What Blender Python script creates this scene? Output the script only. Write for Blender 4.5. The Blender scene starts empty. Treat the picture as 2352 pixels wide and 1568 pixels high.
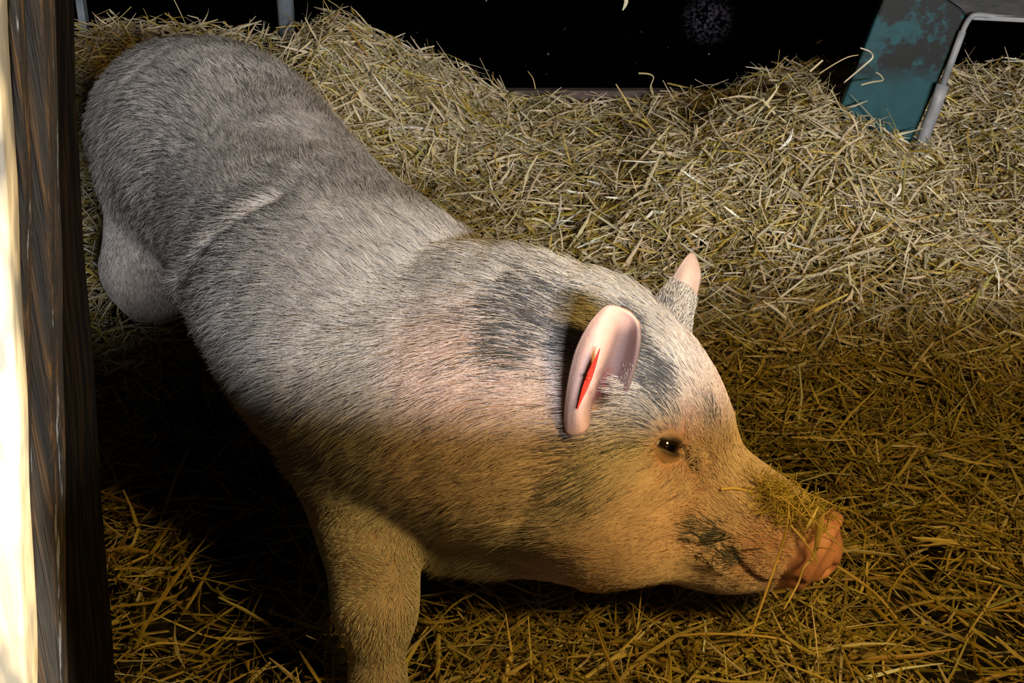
import bpy, math, random
import numpy as np

# ---------------------------------------------------------------- camera, light, exposure
scene = bpy.context.scene
COL = scene.collection
cam_data = bpy.data.cameras.new('camera')
cam_data.sensor_width = 36.0
cam_data.lens = 36.0 * 3267.0 / 2352.0
cam_data.clip_start = 0.02
cam = bpy.data.objects.new('camera', cam_data)
cam.location = (0, 0, 1.5)
cam.rotation_euler = (math.radians(90 - 28), 0, 0)
COL.objects.link(cam)
scene.camera = cam

scene.view_settings.view_transform = 'Standard'
scene.view_settings.look = 'None'
scene.view_settings.gamma = 1.0
scene.view_settings.use_curve_mapping = False
scene.view_settings.exposure = 0.0

world = bpy.data.worlds.new('world')
scene.world = world
world.use_nodes = True
world.node_tree.nodes['Background'].inputs[0].default_value = (1.0, 0.75, 0.45, 1)
world.node_tree.nodes['Background'].inputs[1].default_value = 0.012

from mathutils import Vector
def light(name, kind, loc, target, energy, color, **kw):
    d = bpy.data.lights.new(name, kind)
    d.energy, d.color = energy, color
    for k, v in kw.items():
        setattr(d, k, v)
    o = bpy.data.objects.new(name, d)
    o.location = loc
    o.rotation_euler = (Vector(target) - Vector(loc)).to_track_quat('-Z', 'Y').to_euler()
    COL.objects.link(o)
    return o

# daylight of the yard coming in low over the half-door behind the photographer
light('yard_daylight', 'AREA', (1.6, -3.5, 2.30), (0.2, 2.4, 0.3), 475, (0.93, 0.97, 1.0), shape='RECTANGLE', size=1.8, size_y=0.28)
# added warm fill for the shaded part, on the right inside the half-door
light('warm_fill', 'AREA', (1.0, 0.58, 1.56), (0.28, 1.8, 0.1), 27, (1.0, 0.66, 0.17), shape='DISK', size=0.35)
# narrow area light added to stand for sun on the pale board
light('board_sun_fill', 'AREA', (-0.265, 0.60, 0.42), (-0.51, 1.10, 0.66), 1.3, (1.0, 0.93, 0.78), shape='RECTANGLE', size=0.14, size_y=1.0, spread=math.radians(3))

scene.cycles_curves.shape = 'RIBBONS'
scene.cycles.max_bounces = 5
scene.cycles.diffuse_bounces = 3
scene.cycles.glossy_bounces = 2
scene.cycles.use_denoising = True
# ---------------------------------------------------------------- numpy helpers
def V(*a):
    return np.array(a, dtype=np.float64)

def unit(v):
    v = np.asarray(v, float)
    return v / np.maximum(np.linalg.norm(v, axis=-1, keepdims=True), 1e-9)

CAM_H, PITCH, FPX = 1.5, math.radians(28.0), 3267.0
CAM_P = V(0, 0, CAM_H)
CAM_F = V(0, math.cos(PITCH), -math.sin(PITCH))
CAM_U = V(0, math.sin(PITCH), math.cos(PITCH))

def at(px, py, y):
    """point of the place at distance y (along +Y) seen at photo pixel px, py"""
    d = CAM_F + V(1, 0, 0) * (px - 1176) / FPX - CAM_U * (py - 784) / FPX
    return CAM_P + d * (y / d[1])

def proj(p):
    v = np.asarray(p) - CAM_P
    dep = v @ CAM_F
    return 1176 + FPX * v[..., 0] / dep, 784 - FPX * (v @ CAM_U) / dep, dep

def smin(a, b, k):
    h = np.maximum(k - np.abs(a - b), 0) / k
    return np.minimum(a, b) - h * h * k * 0.25

def smax(a, b, k):
    return -smin(-a, -b, k)

def cone(p, a, b, r1, r2):
    ba = b - a
    pa = p - a
    t = np.clip(pa @ ba / (ba @ ba), 0, 1)
    q = pa - t[:, None] * ba
    return np.sqrt((q * q).sum(1)) - (r1 + t * (r2 - r1))

def frame(f, up=(0, 0, 1)):
    """rows: forward, side (towards the animal's left), up"""
    f = unit(f)
    s = unit(np.cross(up, f))
    return np.stack([f, s, np.cross(f, s)])

def ell(p, c, r, R=None):
    q = p - c
    if R is not None:
        q = q @ R.T
    r = np.asarray(r, float)
    a = q / r
    k0 = np.sqrt((a * a).sum(1))
    b = a / r
    k1 = np.sqrt((b * b).sum(1))
    return k0 * (k0 - 1) / np.maximum(k1, 1e-9)

def surface_nets(fn, lo, hi, h):
    n = np.ceil((hi - lo) / h).astype(int) + 1
    ax = [lo[i] + h * np.arange(n[i]) for i in range(3)]
    P = np.stack(np.meshgrid(*ax, indexing='ij'), -1).reshape(-1, 3)
    D = np.concatenate([fn(c) for c in np.array_split(P, max(1, len(P) // 200000))]).reshape(n)
    ins = D < 0
    cnt = np.zeros(n - 1, int)
    for i in (0, 1):
        for j in (0, 1):
            for k in (0, 1):
                cnt += ins[i:n[0] - 1 + i, j:n[1] - 1 + j, k:n[2] - 1 + k]
    act = (cnt > 0) & (cnt < 8)
    idx = -np.ones(n - 1, int)
    cells = np.argwhere(act)
    idx[tuple(cells.T)] = np.arange(len(cells))
    acc = np.zeros((len(cells), 3))
    num = np.zeros(len(cells))
    cor = [(i, j, k) for i in (0, 1) for j in (0, 1) for k in (0, 1)]
    for a in range(8):
        for b in range(a + 1, 8):
            if sum(abs(x - y) for x, y in zip(cor[a], cor[b])) != 1:
                continue
            ca, cb = np.array(cor[a]), np.array(cor[b])
            da = D[tuple((cells + ca).T)]
            db = D[tuple((cells + cb).T)]
            m = (da < 0) != (db < 0)
            t = np.where(m, da / np.where(m, da - db, 1), 0)
            acc += np.where(m[:, None], ca + t[:, None] * (cb - ca), 0)
            num += m
    verts = lo + h * (cells + acc / num[:, None])
    quads = []
    for d in range(3):
        e1, e2 = [(1, 2), (2, 0), (0, 1)][d]
        sl0 = [slice(None)] * 3
        sl1 = [slice(None)] * 3
        sl0[d] = slice(0, -1)
        sl1[d] = slice(1, None)
        a, b = ins[tuple(sl0)], ins[tuple(sl1)]
        for flip in (False, True):
            g = np.argwhere((~a & b) if flip else (a & ~b))
            g = g[(g[:, e1] > 0) & (g[:, e2] > 0) & (g[:, e1] < n[e1] - 1) & (g[:, e2] < n[e2] - 1)]
            q = []
            for o1, o2 in ((-1, -1), (0, -1), (0, 0), (-1, 0)):
                c = g.copy()
                c[:, e1] += o1
                c[:, e2] += o2
                q.append(idx[tuple(c.T)])
            q = np.stack(q, 1)
            quads.append(q[:, ::-1] if flip else q)
    return verts, np.concatenate(quads)

def subdivide(v, q):
    nv = len(v)
    e = np.stack([q, np.roll(q, -1, 1)], -1).reshape(-1, 2)
    es = np.sort(e, 1)
    key = es[:, 0] * nv + es[:, 1]
    u, inv = np.unique(key, return_inverse=True)
    mid = (v[u // nv] + v[u % nv]) / 2
    cen = v[q].mean(1)
    m = nv + inv.reshape(-1, 4)
    c = nv + len(u) + np.arange(len(q))
    nq = np.stack([np.stack([q[:, i], m[:, i], c, m[:, i - 1]], 1) for i in range(4)], 1).reshape(-1, 4)
    return np.concatenate([v, mid, cen]), nq

def gradient(fn, p, e=0.0015):
    g = 0
    for s in ((1, -1, -1), (-1, -1, 1), (-1, 1, -1), (1, 1, 1)):
        s = np.array(s, float)
        g = g + fn(p + e * s)[:, None] * s
    return g / (4 * e)

def project(fn, p, it=2):
    for _ in range(it):
        g = gradient(fn, p)
        p = p - (fn(p) / np.maximum((g * g).sum(1), 0.05))[:, None] * g
    return p

_PERM = np.random.RandomState(7).rand(64, 64, 64)
def noise(p, scale, seed=0):
    """smooth value noise, 0..1"""
    q = p * scale + seed * 17.31
    i = np.floor(q).astype(int)
    f = q - i
    f = f * f * (3 - 2 * f)
    r = 0
    for a in (0, 1):
        for b in (0, 1):
            for c in (0, 1):
                w = (f[:, 0] if a else 1 - f[:, 0]) * (f[:, 1] if b else 1 - f[:, 1]) * (f[:, 2] if c else 1 - f[:, 2])
                r = r + w * _PERM[(i[:, 0] + a) % 64, (i[:, 1] + b) % 64, (i[:, 2] + c) % 64]
    return r

def sstep(a, b, x):
    t = np.clip((x - a) / (b - a), 0, 1)
    return t * t * (3 - 2 * t)
# ---------------------------------------------------------------- materials and mesh helpers
def lin(r, g, b):
    f = lambda c: c / 12.92 if c <= .04045 else ((c + .055) / 1.055) ** 2.4
    return (f(r / 255), f(g / 255), f(b / 255), 1)

class NT:
    """small wrapper to write node trees briefly"""
    def __init__(self, name):
        self.m = bpy.data.materials.new(name)
        self.m.use_nodes = True
        self.t = self.m.node_tree
        self.b = self.t.nodes['Principled BSDF']
    def n(self, kind, ins=None, **props):
        o = self.t.nodes.new('ShaderNode' + kind)
        for k, v in props.items():
            setattr(o, k, v)
        for k, v in (ins or {}).items():
            if hasattr(v, 'is_output'):
                self.t.links.new(v, o.inputs[k])
            else:
                o.inputs[k].default_value = v
        return o
    def noise(self, scale, detail=4, stretch=(1, 1, 1), rough=.6):
        tc = self.n('TexCoord').outputs['Object']
        mp = self.n('Mapping', {'Vector': tc, 'Scale': stretch}).outputs[0]
        return self.n('TexNoise', {'Vector': mp, 'Scale': scale, 'Detail': detail, 'Roughness': rough}).outputs['Fac']
    def ramp(self, fac, stops):
        r = self.n('ValToRGB', {'Fac': fac})
        e = r.color_ramp.elements
        while len(e) < len(stops):
            e.new(.5)
        for x, (p, c) in zip(e, stops):
            x.position, x.color = p, c if len(c) == 4 else (*c, 1)
        return r.outputs['Color']
    def mix(self, fac, a, b, blend='MIX'):
        o = self.n('Mix', data_type='RGBA', blend_type=blend)
        for i, v in ((0, fac), (6, a), (7, b)):
            if hasattr(v, 'is_output'):
                self.t.links.new(v, o.inputs[i])
            else:
                o.inputs[i].default_value = v
        return o.outputs[2]
    def bump(self, fac, strength=.4, dist=.01):
        self.set('Normal', self.n('Bump', {'Height': fac, 'Strength': strength, 'Distance': dist}).outputs[0])
    def set(self, key, v):
        if hasattr(v, 'is_output'):
            self.t.links.new(v, self.b.inputs[key])
        else:
            self.b.inputs[key].default_value = v
        return self

def link(name, data, m=None, parent=None):
    o = bpy.data.objects.new(name, data)
    COL.objects.link(o)
    if m:
        data.materials.append(m)
    if parent:
        o.parent = parent
    return o

def mesh(name, v, f, m=None, parent=None, smooth=True, color=None):
    """faces: list of index lists, or an n x 4 array"""
    d = bpy.data.meshes.new(name)
    v = np.asarray(v, np.float32)
    if isinstance(f, np.ndarray):
        k = f.shape[1]
        d.vertices.add(len(v))
        d.vertices.foreach_set('co', v.ravel())
        d.loops.add(f.size)
        d.loops.foreach_set('vertex_index', f.astype(np.int32).ravel())
        d.polygons.add(len(f))
        d.polygons.foreach_set('loop_start', np.arange(0, f.size, k, dtype=np.int32))
        d.update(calc_edges=True)
    else:
        d.from_pydata([tuple(map(float, p)) for p in v], [], f)
    d.polygons.foreach_set('use_smooth', np.full(len(d.polygons), smooth))
    if color is not None:
        a = d.attributes.new('Col', 'FLOAT_COLOR', 'POINT')
        a.data.foreach_set('color', np.concatenate([color, np.ones((len(v), 1))], 1).astype(np.float32).ravel())
    d.validate()
    return link(name, d, m, parent)

def tag(o, label=None, cat=None, group=None, kind=None):
    for k, v in (('label', label), ('category', cat), ('group', group), ('kind', kind)):
        if v:
            o[k] = v
    return o

def box(lo, hi, bev=.004):
    """rounded box as verts, faces (through bmesh)"""
    import bmesh
    bm = bmesh.new()
    bmesh.ops.create_cube(bm, size=1)
    for v in bm.verts:
        v.co = [lo[i] + (v.co[i] + .5) * (hi[i] - lo[i]) for i in range(3)]
    if bev:
        bmesh.ops.bevel(bm, geom=bm.edges[:], offset=bev, segments=2, affect='EDGES', profile=.5)
    v = [tuple(x.co) for x in bm.verts]
    f = [[x.index for x in p.verts] for p in bm.faces]
    bm.free()
    return v, f

def prism(poly, thick, bev=.004):
    """solid from a 3-D planar outline, thickened along its normal (away from the camera)"""
    import bmesh
    bm = bmesh.new()
    P = np.array(poly)
    n = unit(np.cross(P[1] - P[0], P[2] - P[0]))
    if n @ (CAM_P - P[0]) > 0:
        n = -n
    a = [bm.verts.new(p) for p in P]
    b = [bm.verts.new(p + n * thick) for p in P]
    k = len(P)
    bm.faces.new(a)
    bm.faces.new(b[::-1])
    for i in range(k):
        bm.faces.new([a[i], b[i], b[(i + 1) % k], a[(i + 1) % k]])
    bmesh.ops.recalc_face_normals(bm, faces=bm.faces[:])
    if bev:
        bmesh.ops.bevel(bm, geom=bm.edges[:], offset=bev, segments=2, affect='EDGES', profile=.5)
    bm.verts.index_update()
    v = [tuple(x.co) for x in bm.verts]
    f = [[x.index for x in p.verts] for p in bm.faces]
    bm.free()
    return v, f

def smooth_path(pts, n=8):
    """Catmull-Rom through the points"""
    P = np.array(pts, float)
    Q = np.concatenate([[2 * P[0] - P[1]], P, [2 * P[-1] - P[-2]]])
    out = []
    for i in range(1, len(Q) - 2):
        for t in np.linspace(0, 1, n, endpoint=False):
            a, b, c, d = Q[i - 1:i + 3]
            out.append(.5 * (2 * b + (c - a) * t + (2 * a - 5 * b + 4 * c - d) * t * t + (3 * b - a - 3 * c + d) * t ** 3))
    out.append(P[-1])
    return np.array(out)

def tube(path, r, sides=10, flat=1.0, side_hint=(0, 0, 1)):
    """closed tube along a path; r a number or one per point; flat < 1 squashes it"""
    P = np.array(path, float)
    r = np.broadcast_to(r, (len(P),))
    T = unit(np.gradient(P, axis=0))
    v, f = [], []
    u = np.array(side_hint, float)
    for i in range(len(P)):
        u = u - T[i] * (u @ T[i])
        if np.linalg.norm(u) < 1e-4:
            u = np.cross(T[i], (1, .3, .1))
        u = unit(u)
        w = np.cross(T[i], u)
        for k in range(sides):
            a = 2 * math.pi * k / sides
            v.append(P[i] + r[i] * (math.cos(a) * w + flat * math.sin(a) * u))
    for i in range(len(P) - 1):
        for k in range(sides):
            j = (k + 1) % sides
            f.append([i * sides + k, i * sides + j, (i + 1) * sides + j, (i + 1) * sides + k])
    f.append(list(range(sides))[::-1])
    f.append([(len(P) - 1) * sides + k for k in range(sides)])
    return v, f

def join(*parts):
    v, f = [], []
    for a, b in parts:
        o = len(v)
        v += list(a)
        f += [[i + o for i in q] for q in b]
    return v, f

def grid_surface(rows, nu=6, nv=6):
    """smooth grid of points through rows of control points"""
    rows = [smooth_path(r, nu) for r in rows]
    cols = [smooth_path([r[j] for r in rows], nv) for j in range(len(rows[0]))]
    return np.array(cols).transpose(1, 0, 2)

def sheet(G, thick):
    """closed thin solid from a grid of points; thickness tapers at the borders"""
    a, b = G.shape[:2]
    du, dv = np.gradient(G, axis=0), np.gradient(G, axis=1)
    n = unit(np.cross(du, dv))
    A, B = (G + n * thick / 2).reshape(-1, 3), (G - n * thick / 2).reshape(-1, 3)
    v = np.concatenate([A, B])
    k = a * b
    f = []
    for i in range(a - 1):
        for j in range(b - 1):
            p = i * b + j
            f.append([p, p + 1, p + b + 1, p + b])
            f.append([k + p, k + p + b, k + p + b + 1, k + p + 1])
    rim = [j for j in range(b)] + [i * b + b - 1 for i in range(1, a)] + [(a - 1) * b + j for j in range(b - 2, -1, -1)] + [i * b for i in range(a - 2, 0, -1)]
    for x, y in zip(rim, rim[1:] + rim[:1]):
        f.append([x, k + x, k + y, y])
    return v, np.array(f)
# ---------------------------------------------------------------- the pig's shape (one continuous body)
EYE, MOUTH, GROOVE, EARHOLE = {}, [], [], []
# spine stations from the tail to the poll: centre, radius
SPINE = [(at(425, 305, 2.90), .198), (at(505, 355, 2.74), .222), (at(618, 490, 2.48), .210), (at(708, 625, 2.24), .216),
         (at(838, 772, 2.02), .222), (at(985, 880, 1.90), .216), (at(1160, 915, 1.83), .212), (at(1300, 938, 1.80), .197)]
SP = np.array([s[0] for s in SPINE])
SR = np.array([s[1] for s in SPINE])
SNOUT_END = at(1876, 1266, 1.665)
SKULL = at(1425, 1000, 1.80)
HEAD = frame(SNOUT_END - SKULL)                    # forward, left, up of the head
def H(f, s, u):
    """a point in the head's own frame, metres from the skull centre"""
    return SKULL + HEAD[0] * f + HEAD[1] * s + HEAD[2] * u
HL = float(np.linalg.norm(SNOUT_END - SKULL))

def _spline(P, n=4):
    P = np.asarray(P, float)
    Q = np.concatenate([[2 * P[0] - P[1]], P, [2 * P[-1] - P[-2]]])
    out = []
    for i in range(1, len(Q) - 2):
        a, b, c, d = Q[i - 1:i + 3]
        for t in np.arange(n) / n:
            out.append(.5 * (2 * b + (c - a) * t + (2 * a - 5 * b + 4 * c - d) * t * t + (3 * b - a - 3 * c + d) * t ** 3))
    return np.array(out + [P[-1]])
FINE = _spline(np.concatenate([SP, SR[:, None]], 1))

def pig_trunk(p):
    d = np.full(len(p), 9.0)
    for a, b in zip(FINE[:-1], FINE[1:]):
        d = np.minimum(d, cone(p, a[:3], b[:3], a[3], b[3]))
    for a, b in zip(GROOVE[:-1], GROOVE[1:]):
        d = smax(d, -cone(p, a, b, .0015, .0015), .032)
    return d

def pig_legs(p):
    d = cone(p, at(850, 1090, 1.85), at(862, 1390, 1.66), .112, .051)          # near foreleg
    d = smin(d, cone(p, at(862, 1390, 1.66), at(868, 1560, 1.63), .048, .034), .05)
    d = smin(d, cone(p, at(868, 1560, 1.63), at(872, 1640, 1.60), .034, .040), .03)
    e = cone(p, at(1050, 1160, 2.02), at(1030, 1330, 1.99), .10, .055)          # far foreleg
    e = smin(e, cone(p, at(1030, 1330, 1.99), at(1046, 1440, 1.95), .048, .042), .04)
    d = smin(d, e, .04)
    g = cone(p, at(425, 420, 2.80), at(335, 610, 2.84), .165, .095)            # near hind leg: ham, shank, foot
    g = smin(g, cone(p, at(335, 620, 2.82), at(375, 785, 2.84), .072, .036), .05)
    g = smin(g, cone(p, at(375, 785, 2.84), at(398, 880, 2.76), .036, .034), .03)
    d = smin(d, g, .04)
    g = cone(p, at(520, 330, 3.0), at(500, 560, 3.05), .15, .10)               # far hind leg
    g = smin(g, cone(p, at(500, 560, 3.05), at(520, 780, 3.02), .08, .042), .05)
    return smin(d, g, .04)

def pig_head(p):
    R = HEAD
    d = ell(p, H(-.02, 0, .01), (.160, .150, .150), R)
    d = smin(d, ell(p, H(-.01, 0, .065), (.14, .10, .08), R), .07)                 # crown and forehead
    d = smin(d, cone(p, H(.04, 0, -.025), H(HL * .68, 0, -.018), .114, .070), .06)
    d = smin(d, cone(p, H(HL * .66, 0, -.018), H(HL * .95, 0, -.002), .070, .052), .05)
    d = smin(d, cone(p, H(.06, 0, -.105), H(HL * .62, 0, -.080), .114, .064), .06)   # lower jaw
    d = smin(d, cone(p, H(HL * .6, 0, -.082), H(HL * .88, 0, -.058), .060, .034), .03)
    for s in (-1, 1):
        d = smin(d, ell(p, H(.03, s * .085, -.055), (.13, .085, .115), R), .06)     # cheek
        d = smin(d, ell(p, H(.072, s * .085, .054), (.045, .024, .02), R), .035)    # brow
        d = smin(d, ell(p, H(.15, s * .080, -.02), (.06, .025, .03), R), .04)     # cheek bone
    # snout disc
    q = (p - H(HL * .985, 0, .0)) @ R.T
    rad = np.sqrt((q[:, 1] * 1.0) ** 2 + (q[:, 2] * .92) ** 2)
    disc = np.maximum(rad - .053, np.abs(q[:, 0]) - .007)
    disc = np.where((rad > .0535) & (np.abs(q[:, 0]) > .007), np.hypot(rad - .053, np.abs(q[:, 0]) - .007), disc) - .008
    d = smin(d, disc, .009)
    for s in (-1, 1):
        d = smax(d, -cone(p, H(HL + .03, s * .020, -.002), H(HL * .96, s * .019, 0), .0115, .009), .006)   # nostril
    # mouth line: from the corner, curling down below the upper lip, then forward under the snout
    for line in MOUTH:
        for a, b, r in zip(line[:-1], line[1:], (.008, .007, .005, .004)):
            d = smax(d, -cone(p, a, b, r, r * .9), .013)
    return d

def hit(px, py, fn=None):
    fn = fn or pig_sdf
    d = CAM_F + V(1, 0, 0) * (px - 1176) / FPX - CAM_U * (py - 784) / FPX
    d = d / np.linalg.norm(d)
    t = .9
    for _ in range(90):
        e = fn((CAM_P + d * t)[None])[0]
        t += e * .7
        if e < 2e-4:
            break
    return CAM_P + d * t

def mirror(p):
    q = HEAD @ (p - SKULL)
    return SKULL + HEAD.T @ (q * V(1, -1, 1))

def pig_sdf(p):
    d = smin(pig_trunk(p), pig_legs(p), .06)
    d = smin(d, cone(p, at(990, 1175, 1.86), at(1360, 1205, 1.78), .088, .085), .06)
    d = smin(d, pig_head(p), .055)
    for a, b, r in EARHOLE:
        d = smax(d, -cone(p, a, b, r, r * .8), .012)
    for c, r in EYE.values():
        d = smax(d, -(np.sqrt(((p - c) ** 2).sum(1)) - r), .012)
    return d

GROOVE += [hit(*c) for c in ((400, 690), (440, 630), (500, 550), (585, 490), (640, 465))]
_m = [hit(*c) for c in ((1622, 1240), (1668, 1256), (1700, 1300), (1758, 1338), (1835, 1338))]
MOUTH += [_m, [mirror(a) for a in _m]]
EYE_P = hit(1541, 1027)
EYE_N = unit(gradient(pig_sdf, EYE_P[None]))[0]
EYE_R, EYE_IN = .024, .0195
EYE_L = project(pig_sdf, (mirror(EYE_P) - HEAD[2] * .05 - HEAD[0] * .015)[None], 5)[0]
for _s, _p in (('right', EYE_P), ('left', EYE_L)):
    _n = unit(gradient(pig_sdf, _p[None]))[0]
    EYE[_s] = (_p - _n * EYE_IN, EYE_R + .0004)
E0 = hit(1372, 930)[1]
EARHOLE.append((at(1388, 905, E0 - .01), at(1394, 865, E0 + .03), .030))
# ---------------------------------------------------------------- the pig: one body, with eyes, ear tag and coat
rng = np.random.RandomState(11)
bv, bq = surface_nets(pig_sdf, V(-1.05, 1.35, -.02), V(.75, 3.35, .9), .014)
bv, bq = subdivide(bv, bq)
bv, bq = subdivide(bv, bq)
bv = project(pig_sdf, bv, 2)
bn = unit(gradient(pig_sdf, bv))

# coat patches: centre, radius, darkness (0 pale .. 1 black), pinkness of the skin
PATCH = [(hit(1586, 1048), .009, 1.0), (hit(1592, 1062), .010, 1.0), (hit(1235, 735), .075, .75), (hit(1300, 700), .06, .6), (hit(1528, 880), .036, 1.0), (hit(1502, 815), .034, 1.0), (hit(1475, 755), .032, .85),
         (hit(1545, 925), .028, .7), (hit(1640, 1238), .024, .95), (hit(1680, 1280), .018, .9), (hit(1600, 1215), .022, .7),
         (hit(1350, 1090), .055, .5), (hit(1330, 1030), .04, .45), (hit(1420, 950), .06, .35), (hit(1640, 960), .02, .45),
         (hit(330, 330), .22, .42), (hit(480, 200), .20, .28), (hit(300, 480), .14, .42), (hit(520, 520), .14, .26), (hit(390, 640), .10, .25)]
def darkness(p):
    w = noise(p, 26, 1) * .6 + noise(p, 70, 2) * .4
    d = np.zeros(len(p))
    for c, r, s in PATCH:
        q = np.sqrt(((p - c) ** 2).sum(1)) / r
        d = np.maximum(d, s * sstep(1.35, .45, q + (w - .5) * .9))
    return d
PINK = [(hit(1150, 1010), .16), (hit(1060, 850), .10), (hit(1545, 1060), .055), (hit(1590, 990), .028), (hit(1780, 1280), .075), (hit(1860, 1250), .07), (hit(1480, 1200), .12), (hit(1000, 1080), .08)]
def pinkness(p):
    d = np.zeros(len(p))
    for c, r in PINK:
        d = np.maximum(d, sstep(1.5, .4, np.sqrt(((p - c) ** 2).sum(1)) / r))
    return d

dk, pk = darkness(bv), pinkness(bv)
grey, pink, dark, snoutc = V(.36, .315, .285), V(.60, .32, .235), V(.045, .045, .05), V(.62, .26, .18)
col = grey + (pink - grey) * np.maximum(pk, .25)[:, None]
col = col + (dark - col) * (dk * .85)[:, None]
sn = sstep(HL * .90, HL * .97, (bv - SKULL) @ HEAD[0])
col = col + (snoutc - col) * sn[:, None]
# inside of the mouth line, nostrils and the dirty tear mark
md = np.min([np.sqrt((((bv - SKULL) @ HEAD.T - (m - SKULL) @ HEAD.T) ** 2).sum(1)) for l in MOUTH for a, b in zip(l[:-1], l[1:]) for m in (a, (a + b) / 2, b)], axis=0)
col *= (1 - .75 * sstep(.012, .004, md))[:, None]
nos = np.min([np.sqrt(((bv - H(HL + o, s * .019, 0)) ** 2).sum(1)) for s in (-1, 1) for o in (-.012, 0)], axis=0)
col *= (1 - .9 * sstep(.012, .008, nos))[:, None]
TEAR = [hit(1583, 1045), hit(1590, 1056), hit(1594, 1068)]
td = np.min([np.sqrt(((bv - c) ** 2).sum(1)) for c in TEAR], axis=0) + (noise(bv, 160, 5) - .5) * .008
col *= (1 - .96 * sstep(.014, .008, td))[:, None]
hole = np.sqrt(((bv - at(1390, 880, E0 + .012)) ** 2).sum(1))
col *= (1 - .9 * sstep(.038, .026, hole))[:, None]  # darkness of the ear canal painted into the skin
hoof = sstep(.055, .03, bv[:, 2])
col = col + (V(.06, .05, .04) - col) * hoof[:, None]

# ---- ears: thin cupped sheets grown out of the skull
def ear_rows(rows, y0, dy):
    return [[at(px, py, y0 + k * dy + o) for (px, py, o) in r] for k, r in enumerate(rows)]
near = [[(1299, 968, .004), (1308, 998, -.006), (1340, 990, -.010), (1356, 965, .020), (1364, 945, .040), (1375, 925, .05)],
        [(1301, 930, .000), (1313, 938, -.012), (1338, 940, -.014), (1366, 925, .045), (1396, 920, .052), (1432, 912, .045)],
        [(1309, 865, .000), (1330, 870, -.014), (1362, 872, -.012), (1376, 872, .036), (1412, 870, .046), (1454, 858, .020)],
        [(1325, 800, .000), (1350, 803, -.012), (1382, 806, -.008), (1404, 806, .026), (1436, 802, .026), (1467, 795, .000)],
        [(1355, 742, .000), (1376, 744, -.006), (1400, 750, -.002), (1420, 754, .014), (1445, 754, .014), (1468, 748, .000)],
        [(1390, 703, .000), (1402, 700, .000), (1418, 702, .002), (1432, 708, .003), (1446, 716, .002), (1458, 728, .000)]]
e0 = E0
near_g = grid_surface(ear_rows(near, e0 - .030, .006), 7, 8)
far = [[(1500, 760, .03), (1530, 780, .01), (1560, 800, .01), (1580, 825, .03)],
       [(1495, 705, .01), (1530, 735, -.012), (1560, 760, -.015), (1585, 795, .01)],
       [(1517, 672, .00), (1545, 692, -.018), (1570, 712, -.018), (1586, 745, .00)],
       [(1541, 642, .00), (1562, 655, -.012), (1582, 668, -.012), (1596, 690, .00)],
       [(1560, 613, .00), (1577, 620, -.006), (1592, 628, -.006), (1606, 638, .00)],
       [(1573, 594, .00), (1584, 598, -.002), (1594, 602, -.002), (1604, 614, .00)],
       [(1585, 583, .00), (1588, 583, .0), (1592, 585, .0), (1596, 591, .00)]]
# the far ear stands on the far side of the crown: distance where the line of sight sinks deepest into the skull
_ys = np.linspace(1.70, 2.10, 81)
far_y = float(_ys[np.argmin(pig_sdf(np.array([at(1535, 790, y) for y in _ys])))])
far_g = grid_surface(ear_rows(far, far_y - .01, .008), 7, 8)
allv, allq, allc = [bv], [bq], [col]
EARS = []
for G, is_near in ((near_g, True), (far_g, False)):
    v, f = sheet(G, .0055)
    off = sum(len(x) for x in allv)
    a, b = G.shape[:2]
    tt = np.tile(np.repeat(np.linspace(0, 1, a), b), 2)
    ss = np.tile(np.tile(np.linspace(0, 1, b), a), 2)
    if is_near:
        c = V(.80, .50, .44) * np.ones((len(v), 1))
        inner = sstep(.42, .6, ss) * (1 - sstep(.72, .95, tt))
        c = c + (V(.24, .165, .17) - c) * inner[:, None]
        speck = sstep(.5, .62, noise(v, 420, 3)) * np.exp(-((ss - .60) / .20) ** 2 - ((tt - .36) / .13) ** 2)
        pit = np.clip(1.4 * np.exp(-((ss - .66) / .10) ** 2 - ((tt - .24) / .17) ** 2), 0, 1)  # mask of the painted canal shade
        c = c + (V(.02, .01, .01) - c) * pit[:, None]  # canal shade painted onto the ear sheet
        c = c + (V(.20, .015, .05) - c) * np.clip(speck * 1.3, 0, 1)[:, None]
    else:
        c = V(.36, .33, .32) * np.ones((len(v), 1))
        w = sstep(.46, .53, tt + .03 * np.sin(9 * ss))
        c = c + (V(.58, .42, .37) - c) * w[:, None]
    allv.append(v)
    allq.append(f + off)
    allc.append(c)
    EARS.append((G, is_near))

M = NT('pig_skin')
at_ = M.n('Attribute', attribute_name='Col').outputs['Color']
M.set('Base Color', M.mix(M.n('MapRange', {'Value': M.noise(90, 3), 3: 0.0, 4: 0.35}).outputs[0], at_, (.30, .17, .13, 1)))
M.set('Roughness', .55).set('Subsurface Weight', .08).set('Subsurface Radius', (.02, .008, .004)).set('Subsurface Scale', .3)
M.bump(M.noise(260, 3), .35, .002)
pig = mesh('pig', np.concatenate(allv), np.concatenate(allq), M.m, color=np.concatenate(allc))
tag(pig, 'large pale pig with its head lowered to the right, standing in straw', 'pig')

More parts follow.
